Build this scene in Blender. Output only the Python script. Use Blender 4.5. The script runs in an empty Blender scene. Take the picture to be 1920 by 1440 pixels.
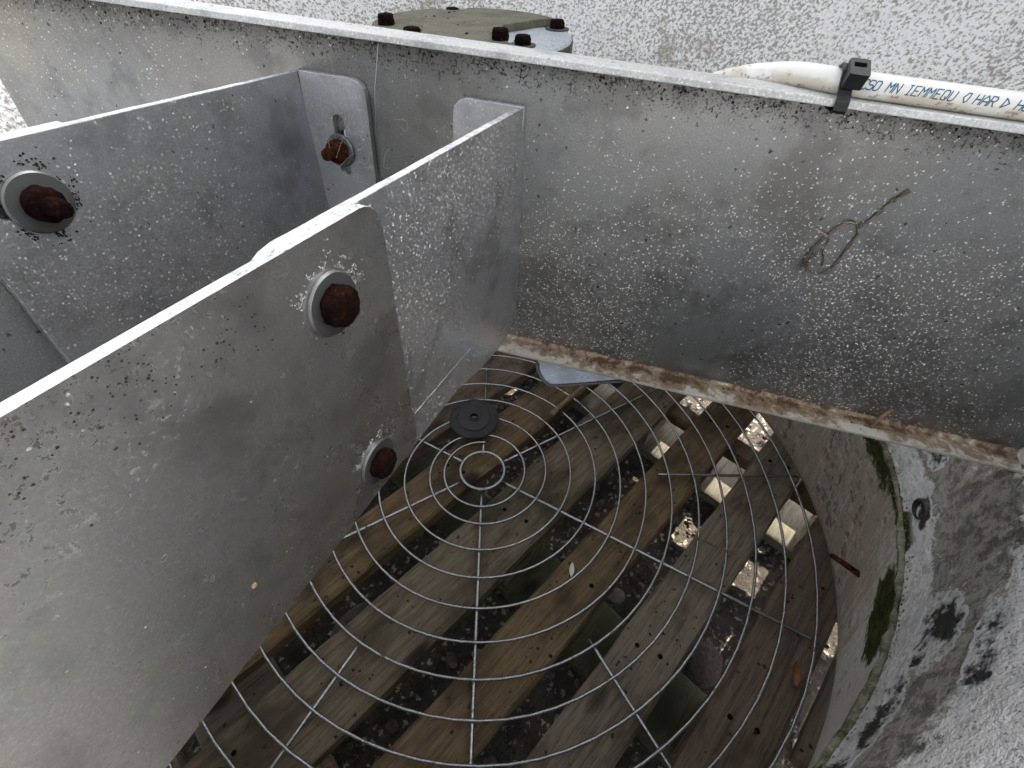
import bpy, bmesh, math, random
from mathutils import Vector, Matrix, noise as mnoise

# ---------------------------------------------------------------- scene, camera, light
sc = bpy.context.scene
col = sc.collection
S = 0.2                      # metres per layout unit
ZOFF = 3.044                 # lifts the ground to z = 0 (layout units)
R = math.radians

cam_d = bpy.data.cameras.new("camera")
cam_d.sensor_fit = 'HORIZONTAL'; cam_d.sensor_width = 36.0
cam_d.lens = 880.55 / 1920 * 36.0
cam_d.clip_start = 0.01; cam_d.clip_end = 400
cam = bpy.data.objects.new("camera", cam_d); col.objects.link(cam)
PITCH, ROLL = 0.7518, 0.0453
cp, sp, cr, sr = math.cos(PITCH), math.sin(PITCH), math.cos(ROLL), math.sin(ROLL)
right0, down0, fwd = Vector((1, 0, 0)), Vector((0, -sp, -cp)), Vector((0, cp, -sp))
right = right0 * cr - down0 * sr
down = right0 * sr + down0 * cr
m = Matrix((right, -down, -fwd)).transposed().to_4x4()
m.translation = Vector((0, 0, ZOFF * S))
cam.matrix_world = m
sc.camera = cam

SUN_EL, SUN_AZ = R(36), R(43)          # azimuth from +Y towards +X
world = bpy.data.worlds.new("World"); sc.world = world; world.use_nodes = True
wn = world.node_tree
sky = wn.nodes.new("ShaderNodeTexSky"); sky.sky_type = 'NISHITA'; sky.sun_disc = False
sky.sun_elevation = SUN_EL; sky.sun_rotation = SUN_AZ
sky.air_density = 0.7; sky.dust_density = 5.0; sky.ozone_density = 0.6
bgn = wn.nodes["Background"]; bgn.inputs["Strength"].default_value = 0.15
hsv = wn.nodes.new("ShaderNodeHueSaturation"); hsv.inputs["Saturation"].default_value = 0.22      # hazy, nearly white sky
wn.links.new(sky.outputs[0], hsv.inputs["Color"]); wn.links.new(hsv.outputs[0], bgn.inputs["Color"])
sun_d = bpy.data.lights.new("sun", 'SUN'); sun_d.energy = 5.0; sun_d.angle = R(0.5); sun_d.color = (1.0, 0.93, 0.80)
sun = bpy.data.objects.new("sun", sun_d); col.objects.link(sun)
tosun = Vector((math.sin(SUN_AZ) * math.cos(SUN_EL), math.cos(SUN_AZ) * math.cos(SUN_EL), math.sin(SUN_EL)))
sun.rotation_euler = tosun.to_track_quat('Z', 'Y').to_euler(); sun.location = tosun * 5

vs = sc.view_settings
vs.view_transform = 'Standard'; vs.look = 'None'; vs.gamma = 1.0; vs.use_curve_mapping = False
vs.exposure = 2.0
sc.cycles.max_bounces = 5; sc.cycles.diffuse_bounces = 4; sc.cycles.glossy_bounces = 3
sc.cycles.use_adaptive_sampling = True; sc.cycles.adaptive_threshold = 0.03
sc.cycles.caustics_reflective = False; sc.cycles.caustics_refractive = False
try: sc.cycles.use_denoising = True
except Exception: pass

# ---------------------------------------------------------------- frames (layout units -> metres)
def frame(origin, x, y, z):
    M = Matrix((Vector(x).normalized(), Vector(y).normalized(), Vector(z).normalized())).transposed().to_4x4()
    M.translation = (Vector(origin) + Vector((0, 0, ZOFF))) * S
    return M
FG = frame((-.15983, 1.76782, -2.4), (.99998, 0, .006358), (-.00036, .998396, .056612), (-.006348, -.056613, .998376))   # fan axis
_D = Vector((.972031, -.230710, -.043923)); _N = Vector((-.230932, -.972970, 0)); _U = Vector((.042736, -.010143, .999035))
FB = frame((.28996, 1.22167, -1.0), _D, -_N, _U)                  # beam: x along, y into the web, z up
_d2 = Vector((.373627, .927579, 0)); _pn = Vector((.927579, -.373627, 0))
FN = frame((.0043, 1.2895, -.2837), -_d2, _pn, (0, 0, 1))         # near bracket: x from the web outwards, y to its outer face
FF = frame((-.5797, 1.4281, -.2552), -_d2, _pn, (0, 0, 1))        # far bracket

# ---------------------------------------------------------------- node helper
class V:
    def __init__(s, nt, sock): s.nt, s.s = nt, sock
    def _m(s, op, *o):
        n = s.nt.nodes.new("ShaderNodeMath"); n.operation = op
        for i, v in enumerate((s,) + o):
            if isinstance(v, V): s.nt.links.new(v.s, n.inputs[i])
            else: n.inputs[i].default_value = v
        return V(s.nt, n.outputs[0])
    def __add__(s, o): return s._m('ADD', o)
    def __radd__(s, o): return s._m('ADD', o)
    def __sub__(s, o): return s._m('SUBTRACT', o)
    def __rsub__(s, o): return (s * -1.0) + o
    def __mul__(s, o): return s._m('MULTIPLY', o)
    def __rmul__(s, o): return s._m('MULTIPLY', o)
    def __truediv__(s, o): return s._m('DIVIDE', o)
    def mx(s, o): return s._m('MAXIMUM', o)
    def mn(s, o): return s._m('MINIMUM', o)
    def pw(s, o): return s._m('POWER', o)
    def ab(s): return s._m('ABSOLUTE')
    def sin(s): return s._m('SINE')
    def at2(s, o): return s._m('ARCTAN2', o)
    def ss(s, a, b):                       # smoothstep a -> b
        n = s.nt.nodes.new("ShaderNodeMapRange"); n.interpolation_type = 'SMOOTHSTEP'
        lo, hi, t0, t1 = (a, b, 0.0, 1.0) if a < b else (b, a, 1.0, 0.0)
        n.inputs[1].default_value = lo; n.inputs[2].default_value = hi; n.inputs[3].default_value = t0; n.inputs[4].default_value = t1
        s.nt.links.new(s.s, n.inputs[0]); return V(s.nt, n.outputs[0])

class Mat:
    def __init__(s, name, rough=.6, metal=0.0):
        s.m = bpy.data.materials.new(name); s.m.use_nodes = True
        s.nt = s.m.node_tree; s.b = s.nt.nodes["Principled BSDF"]
        s.b.inputs["Roughness"].default_value = rough; s.b.inputs["Metallic"].default_value = metal
        tc = s.nt.nodes.new("ShaderNodeTexCoord"); s.obj = tc.outputs["Object"]
    def xyz(s):
        n = s.nt.nodes.new("ShaderNodeSeparateXYZ"); s.nt.links.new(s.obj, n.inputs[0])
        return [V(s.nt, o) for o in n.outputs]
    def vec(s, x, y, z):
        n = s.nt.nodes.new("ShaderNodeCombineXYZ")
        for i, v in enumerate((x, y, z)):
            if isinstance(v, V): s.nt.links.new(v.s, n.inputs[i])
            else: n.inputs[i].default_value = v
        return n.outputs[0]
    def mapped(s, scale=(1, 1, 1), off=(0, 0, 0), src=None):
        n = s.nt.nodes.new("ShaderNodeMapping"); n.inputs["Scale"].default_value = scale; n.inputs["Location"].default_value = off
        s.nt.links.new(src or s.obj, n.inputs[0]); return n.outputs[0]
    def noise(s, scale, detail=4, rough=.55, src=None, color=False, dist=0.0):
        n = s.nt.nodes.new("ShaderNodeTexNoise"); n.inputs["Scale"].default_value = scale
        n.inputs["Detail"].default_value = detail; n.inputs["Roughness"].default_value = rough; n.inputs["Distortion"].default_value = dist
        s.nt.links.new(src or s.obj, n.inputs["Vector"])
        return n.outputs["Color"] if color else V(s.nt, n.outputs[0])
    def warp(s, scale, amt, src=None, detail=2):
        c = s.noise(scale, detail, .5, src, True)
        a = s.nt.nodes.new("ShaderNodeVectorMath"); a.operation = 'SUBTRACT'; a.inputs[1].default_value = (.5, .5, .5); s.nt.links.new(c, a.inputs[0])
        b = s.nt.nodes.new("ShaderNodeVectorMath"); b.operation = 'SCALE'; b.inputs["Scale"].default_value = amt; s.nt.links.new(a.outputs[0], b.inputs[0])
        d = s.nt.nodes.new("ShaderNodeVectorMath"); d.operation = 'ADD'; s.nt.links.new(src or s.obj, d.inputs[0]); s.nt.links.new(b.outputs[0], d.inputs[1])
        return d.outputs[0]
    def voro(s, scale, src=None, feat='F1', rand=1.0):
        n = s.nt.nodes.new("ShaderNodeTexVoronoi"); n.feature = feat; n.inputs["Scale"].default_value = scale; n.inputs["Randomness"].default_value = rand
        s.nt.links.new(src or s.obj, n.inputs["Vector"])
        cs = None
        if feat == 'F1':
            q = s.nt.nodes.new("ShaderNodeSeparateColor"); s.nt.links.new(n.outputs["Color"], q.inputs[0]); cs = [V(s.nt, o) for o in q.outputs]
        return V(s.nt, n.outputs["Distance"]), cs
    def mix(s, a, b, f):
        n = s.nt.nodes.new("ShaderNodeMix"); n.data_type = 'RGBA'; n.clamp_factor = True
        def put(i, v):
            if isinstance(v, tuple): n.inputs[i].default_value = (v[0], v[1], v[2], 1)
            else: s.nt.links.new(v, n.inputs[i])
        put(6, a); put(7, b)
        if isinstance(f, V): s.nt.links.new(f.s, n.inputs[0])
        else: n.inputs[0].default_value = f
        return n.outputs[2]
    def set(s, name, v):
        if isinstance(v, V): s.nt.links.new(v.s, s.b.inputs[name])
        elif isinstance(v, (int, float)): s.b.inputs[name].default_value = v
        elif isinstance(v, tuple): s.b.inputs[name].default_value = (v[0], v[1], v[2], 1)
        else: s.nt.links.new(v, s.b.inputs[name])
    def bump(s, h, strength=.5, dist=.001):
        n = s.nt.nodes.new("ShaderNodeBump"); n.inputs["Strength"].default_value = strength; n.inputs["Distance"].default_value = dist
        s.nt.links.new(h.s, n.inputs["Height"]); s.nt.links.new(n.outputs[0], s.b.inputs["Normal"])

def flecks(M, scale, dens, off=(0, 0, 0)):
    """small curled crumbs of white corrosion; dens is a V in 0..1"""
    src = M.mapped((1, 1, 1), off)
    d, c = M.voro(scale * 2.3, M.warp(scale * 3.0, .22 / scale, src, 0))
    w = (M.noise(scale * 2.9, 1, .5, src) - .5).ab()
    a = w.ss(.075, .035) * d.ss(.42, .28) * (c[0] - (1.0 - dens)).ss(0, .05)
    dots = d.ss(.22, .13) * (c[1] - (1.0 - dens * .45)).ss(0, .05)
    return a.mx(dots)

def sheet_metal(name, base=(.40, .41, .42), tint=(.33, .33, .30), fleck=.35, fscale=330, dark=.25, gx=None, seed=0.0, metal=.75, rough=.42, dim=.62, edge=None, grain=1.0):
    base = tuple(v * dim for v in base); tint = tuple(v * dim for v in tint)
    M = Mat(name, rough, metal)
    x, y, z = M.xyz()
    o = (seed, seed * .7, seed * 1.3)
    big = M.noise(9, 3, .5, M.mapped((1, 1, 1), o))
    mid = M.noise(55, 4, .6, M.mapped((1, 1, 1), o))
    fine = M.noise(1100, 2, .65, M.mapped((1, 1, 1.0), o))
    c = M.mix(base, tint, big.ss(.38, .62))
    c = M.mix(c, (base[0] * .55, base[1] * .55, base[2] * .56), mid.ss(.48, .75) * .55)
    c = M.mix(c, tuple(min(1, v * 1.75) for v in base), fine.ss(.51, .68) * (.42 * grain))
    c = M.mix(c, tuple(v * .55 for v in base), fine.ss(.46, .34) * (.35 * grain))
    dens = big.ss(.30, .66) * fleck
    if gx is not None: dens = dens * gx(x, y, z) + .03
    fl = flecks(M, fscale, dens, o)
    # soft grey oxide bloom around the crumbs
    bloom = M.noise(420, 2, .7, M.mapped((1, 1, 1), o)).ss(.55, .75) * dens.ss(0, .4)
    c = M.mix(c, (.62, .63, .62), bloom * .45)
    # mould specks
    sd, scv = M.voro(260, M.warp(700, .0028, M.mapped((1, 1, 1), (o[0] + 7, o[1], o[2])), 1))
    spk = sd.ss(.26, .12) * (scv[0] - (1 - dark * .35)).ss(0, .03)
    dirt = M.noise(170, 3, .72, M.mapped((1, 1, 1), (o[0] + 2, o[1], o[2])))
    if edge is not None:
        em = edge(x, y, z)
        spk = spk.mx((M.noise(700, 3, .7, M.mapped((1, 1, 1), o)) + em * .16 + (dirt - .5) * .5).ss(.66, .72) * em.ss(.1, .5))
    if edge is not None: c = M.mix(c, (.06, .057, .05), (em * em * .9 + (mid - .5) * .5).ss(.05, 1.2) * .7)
    cloud = M.noise(24, 4, .65, M.mapped((1, 1, 1), (o[0] + 5, o[1], o[2])))
    c = M.mix(c, tuple(v * .62 for v in tint), cloud.ss(.50, .66) * .6)
    c = M.mix(c, (.035, .032, .027), spk * .9)
    c = M.mix(c, (.85, .85, .83), fl)
    M.set("Base Color", c)
    M.set("Metallic", (1.0 - fl.mx(spk).mx(bloom * .5)) * metal)
    M.set("Roughness", (mid * .22 + (rough - .11)) + fl * .4 + spk * .4)
    M.bump(fine, .10 * grain, .0008)
    return M.m

def plain(name, colr, rough=.6, metal=0.0, var=.25, scale=120, bump=.25, dist=.0006):
    M = Mat(name, rough, metal)
    n1 = M.noise(scale, 5, .6); n2 = M.noise(scale * .15, 3, .5)
    c = M.mix(tuple(v * (1 - var) for v in colr), tuple(min(1, v * (1 + var)) for v in colr), n1.ss(.3, .7))
    c = M.mix(c, tuple(v * (1 - var * 1.4) for v in colr), n2.ss(.5, .7) * .6)
    M.set("Base Color", c); M.bump(n1, bump, dist)
    return M.m

# ---------------------------------------------------------------- materials
U_ = S
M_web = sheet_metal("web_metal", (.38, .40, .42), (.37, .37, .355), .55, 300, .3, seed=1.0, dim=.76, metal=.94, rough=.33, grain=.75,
    gx=lambda x, y, z: (x - .045).ab().ss(.19, .04) * z.ss(.145, .07) * 1.25 + x.ss(.02, .10) * .22 + (x + .33).ab().ss(.10, .02) * .35 + .06,
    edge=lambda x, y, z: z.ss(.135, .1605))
M_near_br = sheet_metal("bracket_metal_flecked", (.52, .53, .55), (.46, .45, .44), .95, 270, .12, seed=4.0, rough=.32, metal=.85, dim=1.18, grain=.8,
    gx=lambda x, y, z: x.ss(.16, .10) * .9 + .1)
M_near_pl = sheet_metal("mounting_plate_metal", (.43, .43, .42), (.40, .385, .35), .06, 480, .14, seed=6.0, rough=.28, metal=.92, dim=1.32, grain=.5,
    edge=lambda x, y, z: (x * .5 + z * .9).ss(.062, .13))
M_far_br = sheet_metal("bracket_metal_blue", (.43, .45, .465), (.41, .415, .42), .30, 330, .2, seed=9.0, rough=.38, metal=.80, dim=1.22, grain=.6)
M_far_pl = sheet_metal("far_plate_metal", (.34, .35, .35), (.33, .32, .30), .10, 330, .5, seed=12.0, rough=.48, metal=.7, dim=1.0)
M_flange = sheet_metal("upper_flange_metal", (.60, .62, .62), (.52, .53, .52), .35, 260, .25, seed=15.0, rough=.5, metal=.35, dim=1.05)
M_edge = plain("oxidised_skylit_edge", (.74, .75, .75), .75, .1, .30, 330, .8, .0014)  # white oxide, kept to upward edges so their skylit brightness is painted in
M_blue = sheet_metal("zinc_blue", (.36, .42, .50), (.33, .38, .45), .15, 400, .6, seed=18.0, rough=.45, metal=.5, dim=.85)

def mat_lower_flange():
    M = Mat("lower_flange_paint", .75)
    x, y, z = M.xyz()
    n = M.noise(130, 5, .72); b = M.noise(30, 3, .6)
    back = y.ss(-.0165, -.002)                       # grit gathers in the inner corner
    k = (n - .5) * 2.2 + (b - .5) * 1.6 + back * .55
    c = M.mix((.68, .65, .56), (.44, .40, .33), (n + b).ss(.9, 1.12))
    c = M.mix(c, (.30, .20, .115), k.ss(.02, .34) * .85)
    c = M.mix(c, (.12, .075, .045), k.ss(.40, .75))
    c = M.mix(c, (.30, .29, .25), y.ss(-.0155, -.0160) * .8)
    d, cc = M.voro(260, M.warp(500, .002, None, 1)); c = M.mix(c, (.05, .04, .03), d.ss(.28, .12) * cc[0].ss(.84, .88))
    M.set("Base Color", c); M.bump(n, .5, .0012); return M.m
M_lower = mat_lower_flange()

def mat_cowl():
    M = Mat("weathered_white_cowl", .8)
    x, y, z = M.xyz()
    h = z / S
    az = y.at2(x) * (180 / math.pi)
    n1 = M.noise(24, 5, .68); n2 = M.noise(130, 4, .7); n3 = M.noise(7, 2, .55)
    run = M.noise(1.0, 4, .7, M.vec(az * .9, h * 1.6, 0.0))
    n5 = M.noise(62, 4, .7)
    irr = (n1 - .5) * 1.6 + (n5 - .5) * 1.7 + (n2 - .5) * 1.3
    M.b.inputs["Specular IOR Level"].default_value = .12; M.b.inputs["Roughness"].default_value = .95
    def blob(a, wa, hh, wh):
        p = ((az - a) / wa); q = ((h - hh) / wh)
        return (p * p + q * q).ss(1.0, 0.0)
    upper = h.ss(1.40, 1.75)
    c = M.mix((.87, .865, .845), (.60, .595, .57), (n1 * .6 + n5 * .5).ss(.52, .70) * .5)
    # worn gelcoat speckle: coarse on the far wall, fine on the near slope
    spk = M.noise(300, 4, .72); zone = n3.ss(.36, .60)
    c = M.mix(c, (.31, .285, .25), (spk + zone * .045).ss(.505, .595) * upper * .88)
    c = M.mix(c, (.86, .86, .85), spk.ss(.47, .40) * upper * .9)
    sf, sfc = M.voro(420, M.warp(900, .0016, None, 1))
    c = M.mix(c, (.17, .165, .16), sf.ss(.40, .22) * sfc[0].ss(.66, .72) * (1.0 - upper) * .75)
    c = M.mix(c, (.34, .28, .20), (n1 + n3 * .6).ss(.90, 1.06) * upper * .7)
    # grey-brown dirt band above the ridge
    band = h.ss(1.00, 1.10) * (h + (az + 30.0).ab() * .006).ss(1.52, 1.26)
    d1 = (irr + band * 1.30).ss(.50, .85) * h.ss(.95, 1.02)
    dc = M.mix((.37, .34, .285), (.095, .078, .050), (n2 * .7 + n5 * .5).ss(.54, .70))
    dc = M.mix(dc, (.62, .61, .58), (n2 * .6 + n1 * .6).ss(.66, .76) * .7)
    c = M.mix(c, dc, d1 * .88)
    # throat below the ridge: beige, streaked
    low = h.ss(.93, .90)
    beige = M.mix((.50, .44, .35), (.76, .74, .70), (run * .7 + n1 * .3 + az.ss(-22, -42) * .26).ss(.46, .62))
    beige = M.mix(beige, (.15, .115, .08), ((run - .5) * 1.4 + irr * .55 + az.ss(-32, -14) * .16).ss(.16, .44) * .8)
    c = M.mix(c, beige, low)
    # white lichen islands hugging the ridge
    c = M.mix(c, (.74, .75, .75), (irr + (h - 1.0).ab().ss(.12, .02) * .45).ss(.30, .36) * (h - .99).ab().ss(.17, .10))
    c = M.mix(c, (.33, .33, .31), (n2 * .7 + n5 * .4).ss(.56, .68) * h.ss(.92, .95) * h.ss(1.3, 1.1) * .45)
    # moss
    mb = blob(-33, 8, .70, .26).mx(blob(-47, 17, .87, .09)).mx(blob(-12, 11, .84, .14) * .7).mx(blob(-26, 4, .93, .08))
    mb = mb.mx((h - .885).ab().ss(.075, .015) * az.ss(-4, -16) * .85)
    moss = (irr + mb * 1.6).ss(.62, 1.05) * h.ss(.99, .94)
    c = M.mix(c, M.mix((.030, .040, .012), (.085, .090, .030), n2.ss(.42, .60)), moss)
    # black mould
    kb = blob(-41.5, 6.5, 1.12, .14).mx(blob(-49.5, 7, 1.04, .09)).mx(blob(-15, 9, 1.14, .10)).mx(blob(-58, 7, 1.0, .07)).mx(blob(-45, 8, 1.30, .07) * .8).mx(blob(-25, 3.4, 1.02, .07))
    km = irr + kb * 1.1
    c = M.mix(c, (.16, .15, .10), km.ss(.55, .85) * h.ss(.94, .98) * h.ss(1.5, 1.36) * n5.ss(.40, .55) * .8)
    c = M.mix(c, (.76, .77, .77), km.ss(.52, .60) * h.ss(.94, .98) * h.ss(1.5, 1.3) * .9)
    c = M.mix(c, (.022, .022, .018), km.ss(.72, 1.10) * h.ss(1.48, 1.38) * .95)
    M.set("Base Color", c)
    M.bump(n2, 1.0, .0045)
    return M.m
M_cowl = mat_cowl()

def mat_bead():
    M = Mat("mossy_bead", .9)
    n1 = M.noise(90, 5, .65); n2 = M.noise(420, 4, .7)
    c = M.mix((.27, .25, .19), (.12, .115, .06), n1.ss(.42, .62)); c = M.mix(c, (.50, .48, .40), n2.ss(.54, .68) * .7); c = M.mix(c, (.03, .03, .02), n1.ss(.60, .72))
    M.set("Base Color", c); M.bump(n2 + n1, .9, .002); return M.m
M_bead = mat_bead()

def mat_rust(name, a=(.007, .0032, .0026), b=(.032, .010, .006), k=(.004, .003, .003)):
    M = Mat(name, .95); M.b.inputs['Specular IOR Level'].default_value = .08
    n1 = M.noise(160, 5, .65); n2 = M.noise(600, 4, .7)
    c = M.mix(a, b, n1.ss(.42, .68)); c = M.mix(c, k, M.noise(90, 3, .5).ss(.5, .66)); c = M.mix(c, (b[0] * 2.6, b[1] * 3.0, b[2] * 3.0), n2.ss(.56, .70) * .55)
    M.set("Base Color", c); M.bump(n1 + n2, 1.0, .0018); return M.m
M_rust = mat_rust("rust_dark"); M_rust_o = mat_rust("rust_orange", (.05, .015, .008), (.14, .05, .025))

def mat_washer():
    M = Mat("washer_steel", .45, .9)
    n1 = M.noise(200, 5, .6); n2 = M.noise(45, 3, .5)
    c = M.mix((.22, .225, .225), (.14, .135, .12), n2.ss(.42, .65)); c = M.mix(c, (.30, .22, .12), n1.ss(.60, .78) * .6)
    M.set("Base Color", c); M.set("Roughness", n1 * .3 + .30); M.bump(n1, .2, .0004); return M.m
M_wash = mat_washer()

def mat_wire():
    M = Mat("galvanised_wire", .27, .9)
    n1 = M.noise(70, 5, .7); n2 = M.noise(600, 3, .6)
    c = M.mix((.42, .435, .44), (.27, .28, .285), n2.ss(.35, .65)); c = M.mix(c, (.06, .04, .03), n1.ss(.64, .70)); c = M.mix(c, (.16, .08, .04), n1.ss(.60, .64) * (1.0 - n1.ss(.64, .68)) * .8)
    M.set("Base Color", c); M.set("Metallic", (1.0 - n1.ss(.60, .68)) * .9); M.bump(n2, .3, .0005); return M.m
M_wire = mat_wire()

def mat_wood(name, a, b, dk, green=0.0, seed=0.0):
    a, b, dk = (tuple(v * .52 for v in q) for q in (a, b, dk))
    M = Mat(name, .85)
    o = (seed, seed * 1.7, seed * .3)
    g = M.noise(1.0, 6, .65, M.warp(12, .8, M.mapped((14, 210, 210), o), 2)); g2 = M.noise(1.0, 4, .6, M.mapped((45, 900, 900), o))
    st = M.noise(26, 5, .65, M.mapped((.55, 1, 1), o)); bl = M.noise(9, 3, .5, M.mapped((1, 1, 1), o))
    c = M.mix(a, b, g.ss(.38, .62)); c = M.mix(c, tuple(v * .45 for v in a), g2.ss(.50, .64) * .7); c = M.mix(c, tuple(v * .40 for v in a), g.ss(.44, .34) * .7)
    fib = M.noise(1.0, 3, .6, M.mapped((9, 420, 420), (o[0] + 4, o[1], o[2]))); c = M.mix(c, tuple(min(1, v * 1.5) for v in b), fib.ss(.58, .72) * .5)
    c = M.mix(c, dk, (st * .75 + bl * .4).ss(.56, .74) * .85)
    if green: c = M.mix(c, (.03, .032, .013), (st + bl * .5).ss(.66, .84) * green)
    d, cc = M.voro(120, M.warp(300, .006, M.mapped((1, 1, 1), o))); c = M.mix(c, (.018, .013, .009), d.ss(.28, .12) * cc[0].ss(.84, .88))
    k, kc = M.voro(17, M.warp(40, .012, M.mapped((.6, 1, 1), o))); c = M.mix(c, tuple(v * .35 for v in dk), k.ss(.24, .10) * kc[1].ss(.62, .66))
    M.set("Base Color", c); M.bump(g * .6 + g2 * .4 - st.ss(.5, .8) * .2, .7, .0014); return M.m
W_tan = mat_wood("pallet_wood_grey_tan", (.30, .245, .175), (.40, .335, .25), (.12, .08, .045), 0, 1)
W_orange = mat_wood("pallet_wood_orange", (.240, .155, .070), (.330, .235, .125), (.075, .045, .020), .3, 3)
W_brown = mat_wood("pallet_wood_brown", (.245, .190, .120), (.33, .27, .185), (.075, .048, .026), .3, 5)
W_brown2 = mat_wood("pallet_wood_stained", (.26, .19, .135), (.33, .26, .19), (.10, .052, .022), 0, 8)
W_moss = mat_wood("pallet_wood_mossy", (.10, .095, .04), (.16, .14, .07), (.045, .05, .016), .9, 11)
W_pale = mat_wood("pallet_wood_pale", (.27, .235, .165), (.36, .32, .24), (.10, .075, .045), 0, 13)

def mat_ground():
    M = Mat("soil", .95)
    n1 = M.noise(22, 6, .65); n2 = M.noise(260, 5, .7)
    d, cc = M.voro(120, M.warp(220, .010))
    c = M.mix((.036, .027, .021), (.09, .073, .053), n1.ss(.35, .65)); c = M.mix(c, (.020, .014, .012), n2.ss(.52, .68)); c = M.mix(c, (.44, .41, .32), (d + (n2 - .5) * .6).ss(.40, .30) * cc[0].ss(.50, .56) * (.35 + n1.ss(.4, .6) * .65))
    M.set("Base Color", c); M.bump(n2 + n1 - d * .6, 1.0, .004); return M.m
M_ground = mat_ground()
def mat_stone(name, a, b, seed):
    M = Mat(name, .85); n = M.noise(180, 5, .65, M.mapped((1, 1, 1), (seed, 0, 0))); c = M.mix(a, b, n.ss(.35, .65)); M.set("Base Color", c); M.bump(n, .6, .001); return M.m
M_gravel_d = mat_stone("gravel_dark", (.050, .036, .032), (.11, .088, .080), 1)
M_gravel_l = mat_stone("gravel_light", (.16, .14, .115), (.28, .25, .20), 2)
M_stone = mat_stone("stone_pinkish", (.10, .078, .073), (.17, .14, .13), 3)

M_rubber = plain("black_rubber", (.028, .029, .033), .75, 0, .5, 700, .5, .0006)
M_rubber_s = plain("black_rubber_smooth", (.016, .017, .020), .5, 0, .3, 300, .2, .0003)
M_tie = plain("black_nylon", (.012, .015, .016), .42, 0, .3, 400, .15, .0003)
M_stick = plain("twig_bark", (.20, .13, .075), .85, 0, .45, 200, .7, .001)
M_twig = plain("dry_root", (.16, .13, .085), .85, 0, .5, 400, .5, .0006)
M_twig_l = plain("dry_root_pale", (.40, .34, .22), .85, 0, .4, 400, .5, .0006)
M_leaf = plain("dead_leaf", (.22, .10, .04), .7, 0, .4, 250, .4, .0006)
M_dark = plain("dark_pipe", (.05, .045, .042), .55, .3, .4, 250, .4, .0006)
M_ink = plain("blue_ink", (.02, .12, .22), .6, 0, .1, 300, .0)
M_crust = plain("zinc_crust", (.50, .50, .49), .85, 0, .2, 500, .6, .0006)
M_mould = plain("mould_crust", (.022, .020, .016), .95, 0, .4, 500, .6, .0006)
M_web_silk = plain("spider_silk", (.62, .60, .56), .7, 0, .1, 300, 0)
M_white = plain("limestone_chip", (.78, .76, .70), .85, 0, .2, 200, .6, .001)
M_debris = plain("dark_debris", (.030, .020, .014), .95, 0, .5, 400, .6, .0006)

def mat_cable():
    M = Mat("white_pvc", .42)
    n1 = M.noise(60, 5, .65); n2 = M.noise(260, 4, .7)
    x, y, z = M.xyz()
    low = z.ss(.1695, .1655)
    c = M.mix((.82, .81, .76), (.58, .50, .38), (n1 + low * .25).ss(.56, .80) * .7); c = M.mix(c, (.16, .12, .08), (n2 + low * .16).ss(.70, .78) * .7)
    M.set("Base Color", c); M.bump(n2, .2, .0004); return M.m
M_cable = mat_cable()
def mat_cover():
    M = Mat("lichened_cover", .9)
    n1 = M.noise(60, 5, .65); n2 = M.noise(500, 4, .7)
    c = M.mix((.15, .14, .10), (.10, .094, .062), n1.ss(.4, .65)); c = M.mix(c, (.30, .285, .23), n2.ss(.56, .70) * .7); M.set("Base Color", c); M.bump(n2, .6, .001); return M.m
M_cover = mat_cover()
M_lid = sheet_metal("lid_silver", (.62, .66, .70), (.52, .56, .60), .3, 260, .3, seed=21, rough=.45, metal=.5, dim=.85)
M_drum = plain("motor_drum_paint", (.055, .06, .058), .6, .2, .4, 120, .4, .0008)

# ---------------------------------------------------------------- mesh helpers
def empty(name, M, label, cat, group=None):
    o = bpy.data.objects.new(name, None); col.objects.link(o); o.empty_display_size = .02
    o.matrix_world = M; o["label"] = label; o["category"] = cat
    if group: o["group"] = group
    return o
def obj(name, vf, mat, parent=None, M=None, smooth=True, label=None, cat=None, kind=None, bevel=None, angle=None, edge=None):
    me = bpy.data.meshes.new(name)
    if isinstance(vf, bmesh.types.BMesh):
        vf.to_mesh(me); vf.free()
    else:
        v, f = vf; me.from_pydata([tuple(Vector(p) * S) for p in v], [], f)
        b = bmesh.new(); b.from_mesh(me); bmesh.ops.recalc_face_normals(b, faces=b.faces); b.to_mesh(me); b.free()
    me.materials.append(mat)
    if edge: me.materials.append(edge)
    o = bpy.data.objects.new(name, me); col.objects.link(o)
    if parent is not None:
        o.parent = parent
        if M is not None: o.matrix_local = M
    elif M is not None: o.matrix_world = M
    if smooth:
        for p in me.polygons: p.use_smooth = True
        if angle is not None: me.set_sharp_from_angle(angle=R(angle))
    if label: o["label"] = label
    if cat: o["category"] = cat
    if kind: o["kind"] = kind
    if bevel:
        bm_ = o.modifiers.new("bevel", 'BEVEL'); bm_.width = bevel * S; bm_.segments = 2; bm_.limit_method = 'ANGLE'; bm_.angle_limit = R(40)
    return o
def join(*vfs):
    V_, F_ = [], []
    for v, f in vfs:
        k = len(V_); V_ += [tuple(p) for p in v]; F_ += [tuple(i + k for i in q) for q in f]
    return V_, F_
def box(x0, x1, y0, y1, z0, z1):
    v = [(x, y, z) for z in (z0, z1) for y in (y0, y1) for x in (x0, x1)]
    return v, [(0, 2, 3, 1), (4, 5, 7, 6), (0, 1, 5, 4), (2, 6, 7, 3), (0, 4, 6, 2), (1, 3, 7, 5)]
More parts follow.
